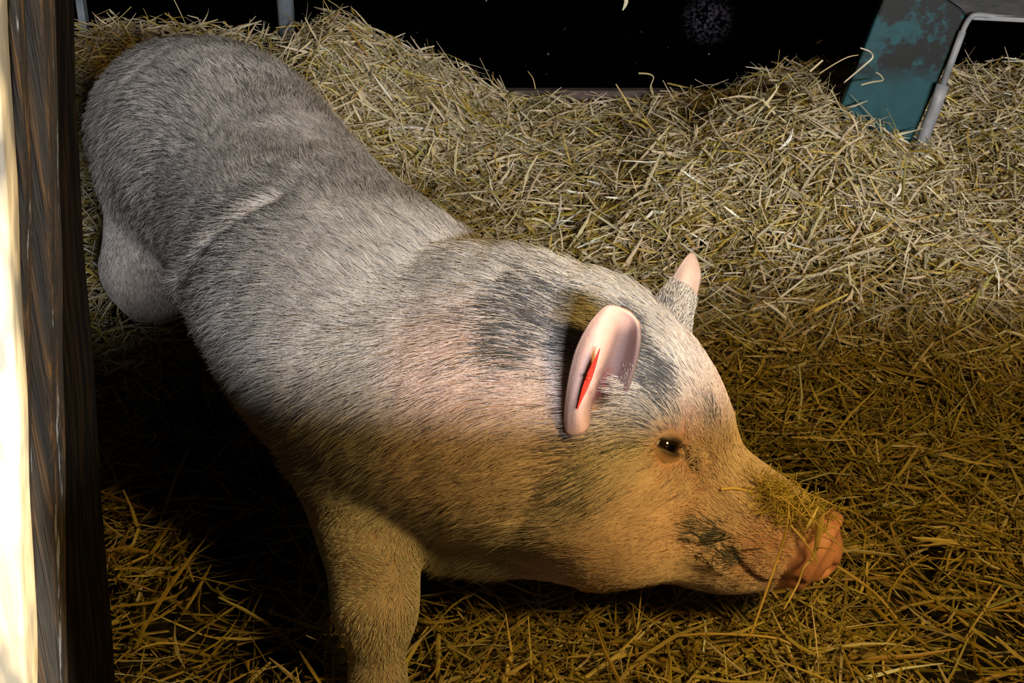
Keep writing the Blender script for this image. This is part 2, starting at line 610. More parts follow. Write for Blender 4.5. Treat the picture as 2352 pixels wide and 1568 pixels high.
# ---- eyes: ball, iris, lids
def eye(side):
    c = EYE[side][0]
    p = EYE_P if side == 'right' else EYE_L
    n = unit(p - c)
    e1 = HEAD[0] + HEAD[2] * .34
    e1 = unit(e1 - n * (e1 @ n))
    e2 = np.cross(n, e1)
    if e2 @ HEAD[2] < 0:
        e2 = -e2
    # eyeball: sphere with its pole towards the lid opening
    na, nb = 40, 24
    g = unit(n - e1 * .06 - e2 * .03)
    a1 = unit(e1 - g * (e1 @ g)); a2 = np.cross(g, a1)
    v, f, cc = [], [], []
    for i in range(nb + 1):
        th = math.pi * .75 * i / nb
        for j in range(na):
            ph = 2 * math.pi * j / na
            v.append(c + EYE_R * (g * math.cos(th) + math.sin(th) * (a1 * math.cos(ph) + a2 * math.sin(ph))))
            d = math.degrees(th)
            cc.append((.003, .003, .003) if d < 14 else (.018, .009, .005) if d < 42 else (.005, .004, .004) if d < 46 else (.50, .44, .40) if not (math.cos(ph) > .2 and d > 48) else (.42, .07, .07))
    for i in range(nb):
        for j in range(na):
            k = (j + 1) % na
            f.append([i * na + j, i * na + k, (i + 1) * na + k, (i + 1) * na + j])
    E_ = NT('pig_eye')
    E_.set('Base Color', E_.n('Attribute', attribute_name='Col').outputs['Color']).set('Roughness', .06).set('Coat Weight', .6)
    ball = mesh('eye', v, f, E_.m, pig, color=np.array(cc))
    tag(ball, 'dark glossy eye')
    # lids: almond rim lying on the ball and fading into the skin
    rings = [(1.0, .0003, 0), (1.07, .0022, 0), (1.13, .0032, .15), (1.24, .0022, .55), (1.40, .0002, .9), (1.58, -.0025, 1), (1.8, -.006, 1)]
    nu = 56
    v, f, cc = [], [], []
    for k, (s, h0, w) in enumerate(rings):
        for j in range(nu):
            u = 2 * math.pi * j / nu
            x, y = math.cos(u), math.sin(u)
            X = .0215 * (1 if x < 0 else 1.08) * x
            up = .0092 * (1 + .25 * x)
            Y = (up if y > 0 else .0062) * y - .002 * x
            grow = .0215 * (s - 1) * .72
            rr = math.hypot(X, Y) + 1e-9
            X2, Y2 = X + grow * (X / .0215 * .8 + .2 * x), Y + 1.75 * grow * y
            ro = min(math.hypot(X2, Y2), EYE_R * .985)
            hs = math.sqrt(EYE_R ** 2 - ro * ro) - EYE_IN
            q = p + e1 * X2 + e2 * Y2
            base = -float(pig_trunk_head(q[None])[0])
            hh = (1 - w) * max(hs, -.006) + w * base + h0
            if s < 1.5 and math.hypot(X2, Y2) < EYE_R * .97:
                hh = max(hh, hs + .0004 + .006 * (s - 1))
            v.append(q + n * hh)
            rim = 1 if s < 1.2 else .45 if s < 1.3 else 0
            ink = max(rim, 0)
            corner = max(0, x - .80) / .20 * (1 if s < 1.5 else 0)
            ink = min(1, ink + corner)
            cc.append(np.array((.46, .27, .19)) * (1 - ink) + np.array((.018, .012, .010)) * ink)
    for k in range(len(rings) - 1):
        for j in range(nu):
            i = (j + 1) % nu
            f.append([k * nu + j, k * nu + i, (k + 1) * nu + i, (k + 1) * nu + j])
    tag(mesh('eyelid', v, f, M.m, pig, color=np.array(cc)), 'pink eyelid with a dark rim')
    # lashes: a few pale bristles on the upper lid are part of the coat
def pig_trunk_head(p):
    return smin(pig_trunk(p), pig_head(p), .055)
eye('right')
eye('left')

# ---- red flat ear tag seen edge-on, through the near ear
T0, T1 = at(1377, 802, e0 - .045), at(1326, 940, e0 - .049)
ax = T1 - T0
side = unit(np.cross(ax, CAM_P - (T0 + T1) / 2))          # across the picture
deep = unit(np.cross(side, ax))
wv, wf = [], []
N_ = 22
for k in range(N_):                                        # leaf-shaped plate: wide in depth, thin across
    t = k / (N_ - 1)
    w = .011 * math.sin(math.pi * min(1, .06 + t * .9)) ** .7
    th = .0007 + .0016 * math.sin(math.pi * t) ** 1.5
    c = T0 + ax * t
    for a, b in ((-1, -1), (1, -1), (1, 1), (-1, 1)):
        wv.append(c + side * (a * th) + deep * (b * w * .55 - w * .3) + side * (b * .0016 * math.sin(math.pi * t)))
for k in range(N_ - 1):
    for j in range(4):
        i = (j + 1) % 4
        wf.append([k * 4 + j, k * 4 + i, k * 4 + 4 + i, k * 4 + 4 + j])
wf += [[3, 2, 1, 0], [(N_ - 1) * 4 + j for j in range(4)]]
R_ = NT('red_tag')
R_.set('Base Color', (.72, .045, .025, 1)).set('Roughness', .35)
tagm = mesh('ear_tag', wv, wf, R_.m, pig, smooth=False)
tag(tagm, 'thin red plastic ear tag seen edge-on')
pin = tube([at(1352, 868, e0 - .052), at(1352, 868, e0 - .030)], .004, 10)
mesh('tag_pin', pin[0], pin[1], R_.m, tagm)

# ---- coat
def spine_dir(p):
    """unit vector pointing from the snout along the spine towards the tail, for the nearest spine place"""
    pts = np.concatenate([[SNOUT_END], [H(HL * .5, 0, .0)], [SKULL], SP[::-1]])
    best, out = np.full(len(p), 1e9), np.zeros((len(p), 3))
    tg = unit(np.gradient(pts, axis=0))
    for k in range(len(pts) - 1):
        a, b = pts[k], pts[k + 1]
        t = np.clip((p - a) @ (b - a) / ((b - a) @ (b - a)), 0, 1)
        d = ((p - a - t[:, None] * (b - a)) ** 2).sum(1)
        m = d < best
        best[m] = d[m]
        out[m] = (tg[k] + t[:, None] * (tg[k + 1] - tg[k]))[m]
    return unit(out)

def sample(v, q, n, weight):
    a = np.linalg.norm(np.cross(v[q[:, 2]] - v[q[:, 0]], v[q[:, 3]] - v[q[:, 1]]), axis=1) * weight
    c = np.cumsum(a)
    f = np.searchsorted(c, rng.rand(n) * c[-1])
    r, s = rng.rand(n, 1), rng.rand(n, 1)
    A, B, C, D = (v[q[f, i]] for i in range(4))
    return (A * (1 - r) + B * r) * (1 - s) + (D * (1 - r) + C * r) * s, f

fc = bv[bq].mean(1)
fn = unit(bn[bq].mean(1))
vis = ((fn * unit(CAM_P - fc)).sum(1) > -.28)
hx = (fc - SKULL) @ HEAD.T
wgt = np.where(vis, 1.0, .22) * np.where(fc[:, 2] < .05, .05, 1)
wgt *= np.where(hx[:, 0] > .0, 2.6, 1) * np.where(hx[:, 0] > HL * .93, 0, 1) * np.where(hx[:, 0] > HL * .72, .6, 1)
_e1 = unit(HEAD[0] + HEAD[2] * .34)
def eye_dist(p, c):
    q = p - c
    a = q @ _e1
    return np.sqrt(np.maximum((q * q).sum(1) - a * a, 0) + (a / 1.6) ** 2)
e_d = np.minimum(eye_dist(fc, EYE_P), eye_dist(fc, EYE_L))
wgt *= np.where(e_d < .0135, 0, np.where(e_d < .021, .5, 1))
wgt *= np.where(np.min([np.sqrt(((fc - c) ** 2).sum(1)) for c in TEAR], axis=0) < .0075, 0, 1)
wgt *= np.where(np.sqrt(((fc - at(1394, 888, E0)) ** 2).sum(1)) < .042, 0, 1)
NH = 250000
root, fi = sample(bv, bq, NH, wgt)
nrm = unit(gradient(pig_sdf, root))
back = spine_dir(root)
down = V(0, 0, -1)
h = (root - SKULL) @ HEAD.T
onhead = sstep(-.10, .02, h[:, 0])
legd = pig_legs(root) < pig_trunk(root) - .004
headd = pig_head(root) < np.minimum(pig_trunk(root), pig_legs(root))
g = np.where(legd, 2.2, .55)
g = g + (.25 - g) * sstep(.03, -.03, pig_head(root) - np.minimum(pig_trunk(root), pig_legs(root)))
g = g * (1 - np.clip(nrm[:, 2], 0, 1) ** 2)
flow = back + down * g[:, None]
# sides of the hindquarters sweep down more
rump = sstep(2.25, 2.75, root[:, 1])
flow += down * (rump * .35 * (1 - np.clip(nrm[:, 2], 0, 1)))[:, None]
# whorl round the eye and the brow
ev = root - EYE_P
er = np.linalg.norm(ev, axis=1)
wh = np.exp(-(er / .055) ** 2)
flow += (ev / er[:, None]) * (wh * .9)[:, None] + np.cross(HEAD[1], ev / er[:, None]) * (wh * .5)[:, None]
# coarse waves of the lie of the hair, then tufts
def jit(scale, amp, seed):
    return np.stack([noise(root, scale, seed + i) - .5 for i in range(3)], 1) * 2 * amp
flow = unit(flow) + jit(7, .26, 20) + jit(28, .17, 30) + jit(85, .15, 40) + rng.randn(NH, 3) * .09
flow = unit(flow - nrm * (flow * nrm).sum(1, keepdims=True))

hw = sstep(.035, -.035, pig_head(root) - np.minimum(pig_trunk(root), pig_legs(root)))
mane = np.exp(-((((root - V(.0, 1.98, .62)) / V(.30, .22, .16)) ** 2).sum(1)))
L = np.full(NH, .042)
L += .012 * mane
L = L + (.019 + .008 * sstep(HL * .2, -.05, h[:, 0]) - L) * hw
L *= np.where(h[:, 0] > HL * .70, .55, 1)
L = np.where(legd, .011, L)
L *= np.where(er < .04, .45, 1)
L *= .65 + .6 * rng.rand(NH)
lift = .26 + .30 * mane + .10 * rng.randn(NH) * .7
lift = lift + (.24 - lift) * hw
lift = np.clip(lift + (noise(root, 60, 60) - .5) * .20, .06, 1)

dkh = darkness(root)
pkh = pinkness(root)
pale = V(.585, .55, .52) + rng.randn(NH, 1) * .06
warm = V(.79, .57, .47) + rng.randn(NH, 1) * .05
hc = pale + (warm - pale) * (.12 + .68 * hw)[:, None]
hc = hc + (V(.76, .47, .40) - hc) * (pkh * .45)[:, None]
hc = hc * (.72 + .34 * noise(root, 34, 44) + .26 * noise(root, 11, 45))[:, None]
isd = rng.rand(NH) < (dkh * .88 + .04)
hc = np.where(isd[:, None], V(.07, .065, .07) + rng.rand(NH, 1) * .10, hc)
hc = np.clip(hc, .01, .9)

def hair_object(name, P, rad, C, parent, m):
    n, k = P.shape[:2]
    d = bpy.data.hair_curves.new(name)
    d.add_curves([k] * n)
    d.points.foreach_set('position', P.astype(np.float32).ravel())
    a = d.attributes.get('radius') or d.attributes.new('radius', 'FLOAT', 'POINT')
    a.data.foreach_set('value', np.broadcast_to(rad, (n, k)).astype(np.float32).ravel())
    c = d.attributes.new('Col', 'FLOAT_COLOR', 'POINT')
    cc = np.concatenate([np.repeat(C[:, None], k, 1), np.ones((n, k, 1))], 2)
    c.data.foreach_set('color', cc.astype(np.float32).ravel())
    return link(name, d, m, parent)

K = 5
s = np.linspace(0, 1, K)[None, :, None]
curl = rng.randn(NH, 1, 3) * .09
P = root[:, None] - nrm[:, None] * .001 + L[:, None, None] * (flow[:, None] * s + nrm[:, None] * (lift[:, None, None] * (1.25 * s - .75 * s * s)) + curl * s * s * .6 + down * .10 * s * s)
# hairs lying in a hollow of the body are lifted back out of the skin
for kk in range(2, K):
    idx = np.where(headd | (np.abs(root[:, 1] - 2.6) < .35) | legd)[0]
    q = P[idx, kk]
    dq = pig_sdf(q)
    need = .0012 + .0022 * kk / (K - 1)
    low = dq < need
    q = q[low]
    P[idx[low], kk] = q + gradient(pig_sdf, q) * (need - dq[low])[:, None]
HM = NT('pig_bristle')
HM.set('Base Color', HM.n('Attribute', attribute_name='Col').outputs['Color']).set('Roughness', .5).set('Specular IOR Level', .25)
RAD = np.array([.00030, .00034, .00031, .00024, .00010])[None, :] * np.where(headd, .85, 1)[:, None]
coat = hair_object('coat', P, RAD, hc, pig, HM.m)
tag(coat, 'short pale bristly coat with grey patches')

# ears: fine sparse hair on the far ear's furry lower part and the near ear's rim
er_, en_, el_, ef_, ec_ = [], [], [], [], []
for G, is_near in EARS:
    n_ = 120 if is_near else 5200
    a, b = G.shape[:2]
    t_, s_ = rng.rand(n_) * (.5 if is_near else .50), rng.rand(n_)
    if is_near:
        s_ = .86 + .14 * s_
    i, j = np.minimum((t_ * (a - 1)).astype(int), a - 2), np.minimum((s_ * (b - 1)).astype(int), b - 2)
    u, w = (t_ * (a - 1) - i)[:, None], (s_ * (b - 1) - j)[:, None]
    p_ = (G[i, j] * (1 - u) + G[i + 1, j] * u) * (1 - w) + (G[i, j + 1] * (1 - u) + G[i + 1, j + 1] * u) * w
    nn = unit(np.cross(G[i + 1, j] - G[i, j], G[i, j + 1] - G[i, j]))
    nn *= np.sign((nn * (CAM_P - p_)).sum(1))[:, None]
    er_.append(p_ + nn * .0025)
    en_.append(nn)
    ef_.append(unit(unit(G[i + 1, j] - G[i, j]) + rng.randn(n_, 3) * .16))
    el_.append(np.full(n_, .0065))
    ec_.append(np.where(rng.rand(n_, 1) < (.15 if is_near else .30), V(.10, .10, .11), V(.70, .62, .55)) * np.ones((n_, 3)))
er_, en_, ef_, ec_ = (np.concatenate(x) for x in (er_, en_, ef_, ec_))
el_ = np.concatenate(el_)
P = er_[:, None] + el_[:, None, None] * (ef_[:, None] * s + en_[:, None] * (.25 * s))
hair_object('ear_hair', P, np.array([.0003, .0003, .00028, .0002, .0001])[None], ec_, pig, HM.m)

# dark curled bristles at the mouth corner
W = []
for a in ([(1655, 1262), (1636, 1285), (1640, 1310), (1662, 1322)], [(1600, 1290), (1604, 1270), (1620, 1285), (1640, 1308)], [(1560, 1236), (1600, 1245), (1640, 1240), (1665, 1228)],
          [(1590, 1222), (1620, 1238), (1655, 1240), (1680, 1232)], [(1660, 1248), (1690, 1262), (1720, 1262), (1750, 1258)], [(1600, 1252), (1640, 1246), (1660, 1236), (1668, 1222)]):
    W.append(smooth_path([hit(*q) + unit(CAM_P - hit(*q)) * (.006 + .004 * (k in (1, 2))) for k, q in enumerate(a)], 6))
W = np.array(W)
hair_object('whisker', W, np.full((1, W.shape[1]), .0006), np.full((len(W), 3), .02), pig, HM.m)
# ---------------------------------------------------------------- ground and straw
WALL_Y = 4.25
_gx = np.array([-2.2, -1.6, -1.25, -.95, -.75, -.60, -.52, -.42, -.25, 0, .25, .5, .8, 1.0, 1.15, 1.35, 1.6, 2.4])
_gz = np.array([.33, .33, .335, .31, .30, .35, .40, .34, .24, .11, .075, .10, .20, .20, .17, .20, .23, .23])
def ground(x, y):
    wall = np.interp(x, _gx, _gz)
    p = np.stack([x, y, 0 * x], -1).reshape(-1, 3)
    b = (noise(p, 3.1, 70) - .5) * .06 + (noise(p, 8, 71) - .5) * .035
    near = .035 + b.reshape(np.shape(x))
    z = near + (wall - .03) * sstep(2.3, 4.15, y)
    z = z + .125 * np.exp(-(((x - .76) / np.where(x < .76, .50, .24)) ** 2 + ((y - 3.54) / .36) ** 2))
    return z + .03 * np.exp(-(((x - .55) / .35) ** 2 + ((y - 1.62) / .2) ** 2))

gx, gy = np.meshgrid(np.linspace(-1.6, 2.3, 131), np.linspace(.5, WALL_Y + .02, 126), indexing='ij')
gz = ground(gx, gy) - .055
v = np.stack([gx, gy, gz], -1).reshape(-1, 3)
i = np.arange(130 * 125)
i = i // 125 * 126 + i % 125
f = np.stack([i, i + 126, i + 127, i + 1], 1)
D_ = NT('shade_dark_bedding')  # near-black: shade between the stalks put into the colour
D_.set('Base Color', D_.ramp(D_.noise(60, 5), [(.3, (.003, .002, .001)), (.75, (.022, .013, .004))])).set('Roughness', .95)
D_.bump(D_.noise(70, 4), .8, .02)
tag(mesh('floor', v, f, D_.m), 'bedding under the straw, darkened to show the shade in the gaps', kind='structure')

def make_stalks(n, x, y, zoff, length, width, tilt, colors, K=5, bend=.35, flatness=.45):
    """n bent stalks as thin flattened tubes; returns verts, quads, colours"""
    r = rng
    z = ground(x, y) + zoff
    p = np.stack([x, y, np.zeros(n)], 1)
    yaw = r.rand(n) * 2 * math.pi
    sw = noise(p, 5, 80) * 6.3 * 1.5
    yaw = np.where(r.rand(n) < .45, sw + r.randn(n) * .5, yaw)
    pit = r.randn(n) * tilt
    d = np.stack([np.cos(yaw) * np.cos(pit), np.sin(yaw) * np.cos(pit), np.sin(pit)], 1)
    # follow the slope of the heap
    e = .03
    sl = (ground(x + d[:, 0] * e, y + d[:, 1] * e) - ground(x - d[:, 0] * e, y - d[:, 1] * e)) / (2 * e)
    d[:, 2] += sl
    d = unit(d)
    up = unit(V(0, 0, 1) + r.randn(n, 3) * .35)
    sd = unit(np.cross(d, up))
    nn = np.cross(sd, d)
    t = np.linspace(-.5, .5, K)[None, :, None]
    b1, b2 = r.randn(n, 1, 1) * bend, r.randn(n, 1, 1) * bend * .6
    # an occasional sharp kink
    kink = np.where(r.rand(n, 1, 1) < .25, r.randn(n, 1, 1) * .6, 0)
    kk = np.abs(t - (r.rand(n, 1, 1) - .5) * .5)
    Lc = length[:, None, None]
    c = np.stack([x, y, z], 1)[:, None] + Lc * (d[:, None] * t + sd[:, None] * (b1 * (t * t - .08) + kink * (kk - .2)) + nn[:, None] * (b2 * (t * t - .08)))
    wprof = np.array([.55, .95, 1, .9, .35]) if K == 5 else np.ones(K)
    w = width[:, None] * wprof[None]
    tw = r.randn(n, 1) * .8 + np.linspace(-.5, .5, K)[None] * r.randn(n, 1) * 1.5
    A = sd[:, None] * np.cos(tw)[..., None] + nn[:, None] * np.sin(tw)[..., None]
    B = -sd[:, None] * np.sin(tw)[..., None] + nn[:, None] * np.cos(tw)[..., None]
    ring = np.stack([c + A * w[..., None] * .5, c + B * w[..., None] * .5 * flatness, c - A * w[..., None] * .5, c - B * w[..., None] * .5 * flatness], 2)   # n K 4 3
    vv = ring.reshape(-1, 3)
    base = (np.arange(n) * K * 4)[:, None, None, None]
    kq = (np.arange(K - 1) * 4)[None, :, None, None]
    j = np.arange(4)[None, None, :, None]
    j2 = (np.arange(4) + 1) % 4
    j2 = j2[None, None, :, None]
    q = np.concatenate([base + kq + j, base + kq + j2, base + kq + 4 + j2, base + kq + 4 + j], -1).reshape(-1, 4)
    cc = np.repeat(colors, K * 4, 0)
    return vv, q, cc, c

PALE, OCHRE, GOLD, GREENISH, WHITE = V(.54, .445, .29), V(.35, .245, .05), V(.53, .40, .125), V(.34, .29, .085), V(.86, .80, .68)
def straw_colours(n, chop):
    """chop 0..1: share of pale, dry, chopped stalks"""
    k = rng.rand(n)
    c = np.where((k < .50)[:, None], OCHRE, GOLD)
    c = np.where((k > .86)[:, None], GREENISH, c)
    pl = rng.rand(n) < chop
    c = np.where(pl[:, None], PALE, c)
    c = np.where((rng.rand(n) < .02 * (.4 + chop))[:, None], WHITE, c)
    return np.clip(c * (.70 + .55 * rng.rand(n, 1)) + rng.randn(n, 3) * .015, .01, .9)

def in_view(x, y, m=.12):
    return np.abs(x) < (y * .41 + m)

def scatter(n, lo, hi):
    x, y = np.zeros(0), np.zeros(0)
    while len(x) < n:
        yy = lo + (hi - lo) * rng.rand(n)
        xx = (rng.rand(n) * 2 - 1) * 1.95
        k = in_view(xx, yy, .34)
        x, y = np.concatenate([x, xx[k]]), np.concatenate([y, yy[k]])
    return x[:n], y[:n]

PIPE_X, STRIP_X = at(659, 60, 4.16)[0], at(176, 30, 4.15)[0]
CLEAR = [(PIPE_X, 4.16, .034), (STRIP_X, 4.21, .030)]
parts_v, parts_q, parts_c = [], [], []
off = 0
#        count  y0    y1    z0     z1    len        width       tilt  pale
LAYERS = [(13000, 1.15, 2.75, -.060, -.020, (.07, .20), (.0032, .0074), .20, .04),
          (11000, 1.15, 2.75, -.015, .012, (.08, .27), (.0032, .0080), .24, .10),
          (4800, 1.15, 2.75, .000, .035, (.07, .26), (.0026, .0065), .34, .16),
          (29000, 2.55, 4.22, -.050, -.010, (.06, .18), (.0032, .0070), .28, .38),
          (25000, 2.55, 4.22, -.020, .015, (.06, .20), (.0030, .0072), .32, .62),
          (6500, 2.55, 4.22, .000, .032, (.05, .19), (.0032, .0085), .42, .80)]  # lower layers less pale: warmer light deep down put into the colour
for n, y0, y1, z0, z1, (l0, l1), (w0, w1), tilt, chop in LAYERS:
    n = int(n * 1.22)
    x, y = scatter(n, y0, y1)
    zo = z0 + (z1 - z0) * rng.rand(n)
    Ls = l0 + (l1 - l0) * rng.rand(n) ** 1.6
    Ws = w0 + (w1 - w0) * rng.rand(n) ** 1.3
    c0 = np.stack([x, y, ground(x, y) + zo], 1)
    thin = noise(np.stack([x, y, 0 * x], 1), 4.5, 90)
    keep = (pig_sdf(c0) > .012) & (rng.rand(n) < sstep(.28, .56, thin) * .8 + (.2 if y1 < 3 else .5))
    # straw thinned out beside the pig so the dark floor imitates deep shade
    shade_gap = np.exp(-(((x + .60) / .20) ** 2 + ((y - 2.30) / .30) ** 2))
    shade_gap = np.maximum(shade_gap * 1.05, .88 * np.exp(-(((x + .50) / .30) ** 2 + ((y - 1.75) / .36) ** 2)))
    keep &= rng.rand(n) > shade_gap
    x, y, zo, Ls, Ws = x[keep], y[keep], zo[keep], Ls[keep], Ws[keep]
    n = len(x)
    pv, pq, pc, cl = make_stalks(n, x, y, zo, Ls, Ws, tilt, straw_colours(n, chop) * (.80 if y1 < 3 else 1))  # near layers darkened: their shade is put into the colour
    ok = np.ones(n, bool)
    for kk in (0, 1, 3, 4):
        ok &= pig_sdf(cl[:, kk]) > .004
    ok &= (cl[:, :, 1].max(1) < WALL_Y - .035)
    ok &= ~((cl[:, :, 1].min(1) < 1.42) & (cl[:, :, 0].min(1) < -.44))
    ok &= ~((cl[:, :, 1].min(1) < 3.66) & (cl[:, :, 1].max(1) > 3.60) & (cl[:, :, 0].max(1) > .84) & (cl[:, :, 0].min(1) < 1.20))   # not through the feeder's panel
    for qx, qy, qr in CLEAR:
        ok &= (np.hypot(cl[:, :, 0] - qx, cl[:, :, 1] - qy).min(1) > qr)
    ok4 = np.repeat(ok, 20)
    remap = np.cumsum(ok4) - 1
    pq = remap[pq.reshape(n, -1, 4)[ok].reshape(-1, 4)]
    parts_v.append(pv[ok4])
    parts_c.append(pc[ok4])
    parts_q.append(pq + off)
    off += int(ok4.sum())
S_ = NT('straw')
sc = S_.n('Attribute', attribute_name='Col').outputs['Color']
S_.set('Base Color', sc).set('Roughness', .5).set('Specular IOR Level', .35)
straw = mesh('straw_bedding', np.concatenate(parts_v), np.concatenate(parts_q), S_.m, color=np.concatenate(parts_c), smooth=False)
tag(straw, 'loose yellow straw bedding covering the whole stall floor', 'straw', kind='stuff')
# ---------------------------------------------------------------- walls, half-door, posts
W_ = NT('black_wall')
vor = W_.n('TexVoronoi', {'Vector': W_.n('TexCoord').outputs['Object'], 'Scale': 26.0}).outputs['Distance']
spk = W_.n('MapRange', {'Value': vor, 1: .10, 2: .05, 3: 0.0, 4: 1.0}).outputs[0]
spk2 = W_.n('MapRange', {'Value': W_.noise(9, 3), 1: .52, 2: .62}).outputs[0]
spk = W_.n('Math', {0: spk, 1: spk2}, operation='MULTIPLY').outputs[0]
base = W_.mix(spk, (.0004, .0004, .00045, 1), (.20, .17, .14, 1))
STAIN = at(1625, 45, WALL_Y)
dist = W_.n('VectorMath', {0: W_.n('TexCoord').outputs['Object'], 1: tuple(STAIN)}, operation='DISTANCE').outputs['Value']
blot = W_.n('Math', {0: W_.n('MapRange', {'Value': dist, 1: .085, 2: .02}).outputs[0], 1: W_.n('MapRange', {'Value': W_.noise(95, 5), 1: .46, 2: .62}).outputs[0]}, operation='MULTIPLY').outputs[0]
base = W_.mix(blot, base, (.045, .04, .055, 1))
W_.set('Base Color', base).set('Roughness', .9).set('Specular IOR Level', 0)
v, f = box((-2.3, WALL_Y, -.1), (2.6, WALL_Y + .08, 2.6), 0)
tag(mesh('wall_back', v, f, W_.m, smooth=False), kind='structure')
v, f = box((-2.3, .9, -.1), (-2.22, WALL_Y, 2.6), 0)
tag(mesh('wall_left', v, f, W_.m, smooth=False), kind='structure')
v, f = box((2.52, .3, -.1), (2.6, WALL_Y, 2.6), 0)
tag(mesh('wall_right', v, f, W_.m, smooth=False), kind='structure')

# board along the foot of the back wall
B_ = NT('brown_board')
B_.set('Base Color', B_.ramp(B_.noise(14, 5, (.6, 6, 6)), [(.3, (.035, .022, .02)), (.62, (.11, .075, .065)), (.8, (.22, .19, .18))])).set('Roughness', .8)
a, b = at(1090, 208, WALL_Y - .03), at(1700, 205, WALL_Y - .03)
v, f = box((-.55, WALL_Y - .032, a[2] - .10), (1.0, WALL_Y - .001, a[2]), .003)
tag(mesh('baseboard_back', v, f, B_.m, smooth=False), kind='structure')

# half-door the photographer leans over: boards between two ledges
P_ = NT('dark_planks')
P_.set('Base Color', P_.ramp(P_.noise(6, 5, (8, 8, .7)), [(.3, (.05, .03, .015)), (.7, (.16, .10, .05))])).set('Roughness', .75)
bits = [box((-2.11 + .26 * k, .44, .02), (-2.11 + .26 * k + .255, .465, .90), .003) for k in range(18)]
bits += [box((-2.11, .42, z), (2.56, .44, z + .10), .003) for z in (.12, .72)]
bits += [box((-2.12, .415, .90), (2.57, .485, .925), .004)]
v, f = join(*bits)
tag(mesh('door_1', v, f, P_.m, smooth=False), kind='structure')

def leaning(px_top, px_bot, y0, y1, left_px, bot_left=None):
    """post whose right edge runs from px_top (photo top) to px_bot (photo bottom) at its back face y1"""
    bl = left_px if bot_left is None else bot_left
    rt, rb = at(px_top, 0, y1), at(px_bot, 1568, y1)
    lt, lb = at(left_px, 0, y0), at(bl, 1568, y0)
    def ex(a, b, z):
        t = (z - b[2]) / (a[2] - b[2])
        return (b + (a - b) * t)[0]
    v = []
    for z in (0.0, 1.9):
        xr, xl = ex(rt, rb, z), ex(lt, lb, z)
        v += [(xl, y0, z), (xr, y0, z), (xr, y1, z), (xl, y1, z)]
    return v
def post_mesh(name, v, m, bev=.006):
    import bmesh
    bm = bmesh.new()
    q = [bm.verts.new(p) for p in v]
    for f in ((0, 3, 2, 1), (4, 5, 6, 7), (0, 1, 5, 4), (1, 2, 6, 5), (2, 3, 7, 6), (3, 0, 4, 7)):
        bm.faces.new([q[i] for i in f])
    bmesh.ops.bevel(bm, geom=bm.edges[:], offset=bev, segments=3, affect='EDGES', profile=.5)
    # cut along the height so the faces can be gently uneven
    bmesh.ops.subdivide_edges(bm, edges=[e for e in bm.edges if abs(e.verts[0].co.z - e.verts[1].co.z) > 1], cuts=60, use_grid_fill=True)
    bm.verts.index_update()
    vv = np.array([x.co[:] for x in bm.verts])
    vv[:, 0] += (noise(vv * V(1, 1, .35), 18, 95) - .5) * .008
    vv[:, 1] += (noise(vv * V(1, 1, .5), 24, 96) - .5) * .005
    f = [[x.index for x in p.verts] for p in bm.faces]
    bm.free()
    return mesh(name, vv, f, m)

O_ = NT('weathered_post')
grain = O_.noise(9, 4, (14, 14, .14), .65)
wood = O_.ramp(grain, [(.38, (.003, .002, .001)), (.52, (.014, .007, .002)), (.66, (.075, .034, .007)), (.8, (.19, .09, .02))])
paint = O_.n('MapRange', {'Value': O_.noise(5, 6, (9, 9, .45), .65), 1: .60, 2: .64}).outputs[0]
O_.set('Base Color', O_.mix(paint, wood, (.20, .21, .24, 1))).set('Roughness', .75)
O_.bump(grain, .7, .012)
post = post_mesh('timber_post', leaning(132, 158, 1.20, 1.24, -1100, -950), O_.m)
tag(post, 'dark brown weathered timber post with peeling grey paint beside the pig', 'post')

J_ = NT('jamb_shade')  # shade of the post's inner face put in as black colour
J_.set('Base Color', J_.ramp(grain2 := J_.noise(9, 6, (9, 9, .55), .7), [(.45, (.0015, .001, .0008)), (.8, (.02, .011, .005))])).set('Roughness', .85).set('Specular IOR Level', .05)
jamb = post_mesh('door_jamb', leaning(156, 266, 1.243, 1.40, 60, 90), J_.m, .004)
tag(jamb, 'door jamb, its shade coloured in black, behind the brown timber post, beside the straw', 'jamb')

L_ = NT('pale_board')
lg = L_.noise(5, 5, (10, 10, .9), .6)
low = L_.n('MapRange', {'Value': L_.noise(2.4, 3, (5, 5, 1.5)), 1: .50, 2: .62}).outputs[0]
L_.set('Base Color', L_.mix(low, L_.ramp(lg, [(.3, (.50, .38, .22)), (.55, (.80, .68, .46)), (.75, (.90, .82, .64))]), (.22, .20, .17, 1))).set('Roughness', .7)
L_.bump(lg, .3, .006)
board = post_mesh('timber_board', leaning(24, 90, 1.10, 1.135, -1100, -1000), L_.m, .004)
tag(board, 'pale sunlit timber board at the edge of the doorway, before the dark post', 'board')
batten = post_mesh('timber_batten', leaning(62, 92, 1.165, 1.185, 20, 55), O_.m, .003)
tag(batten, 'narrow weathered batten between the pale board and the dark post', 'batten')

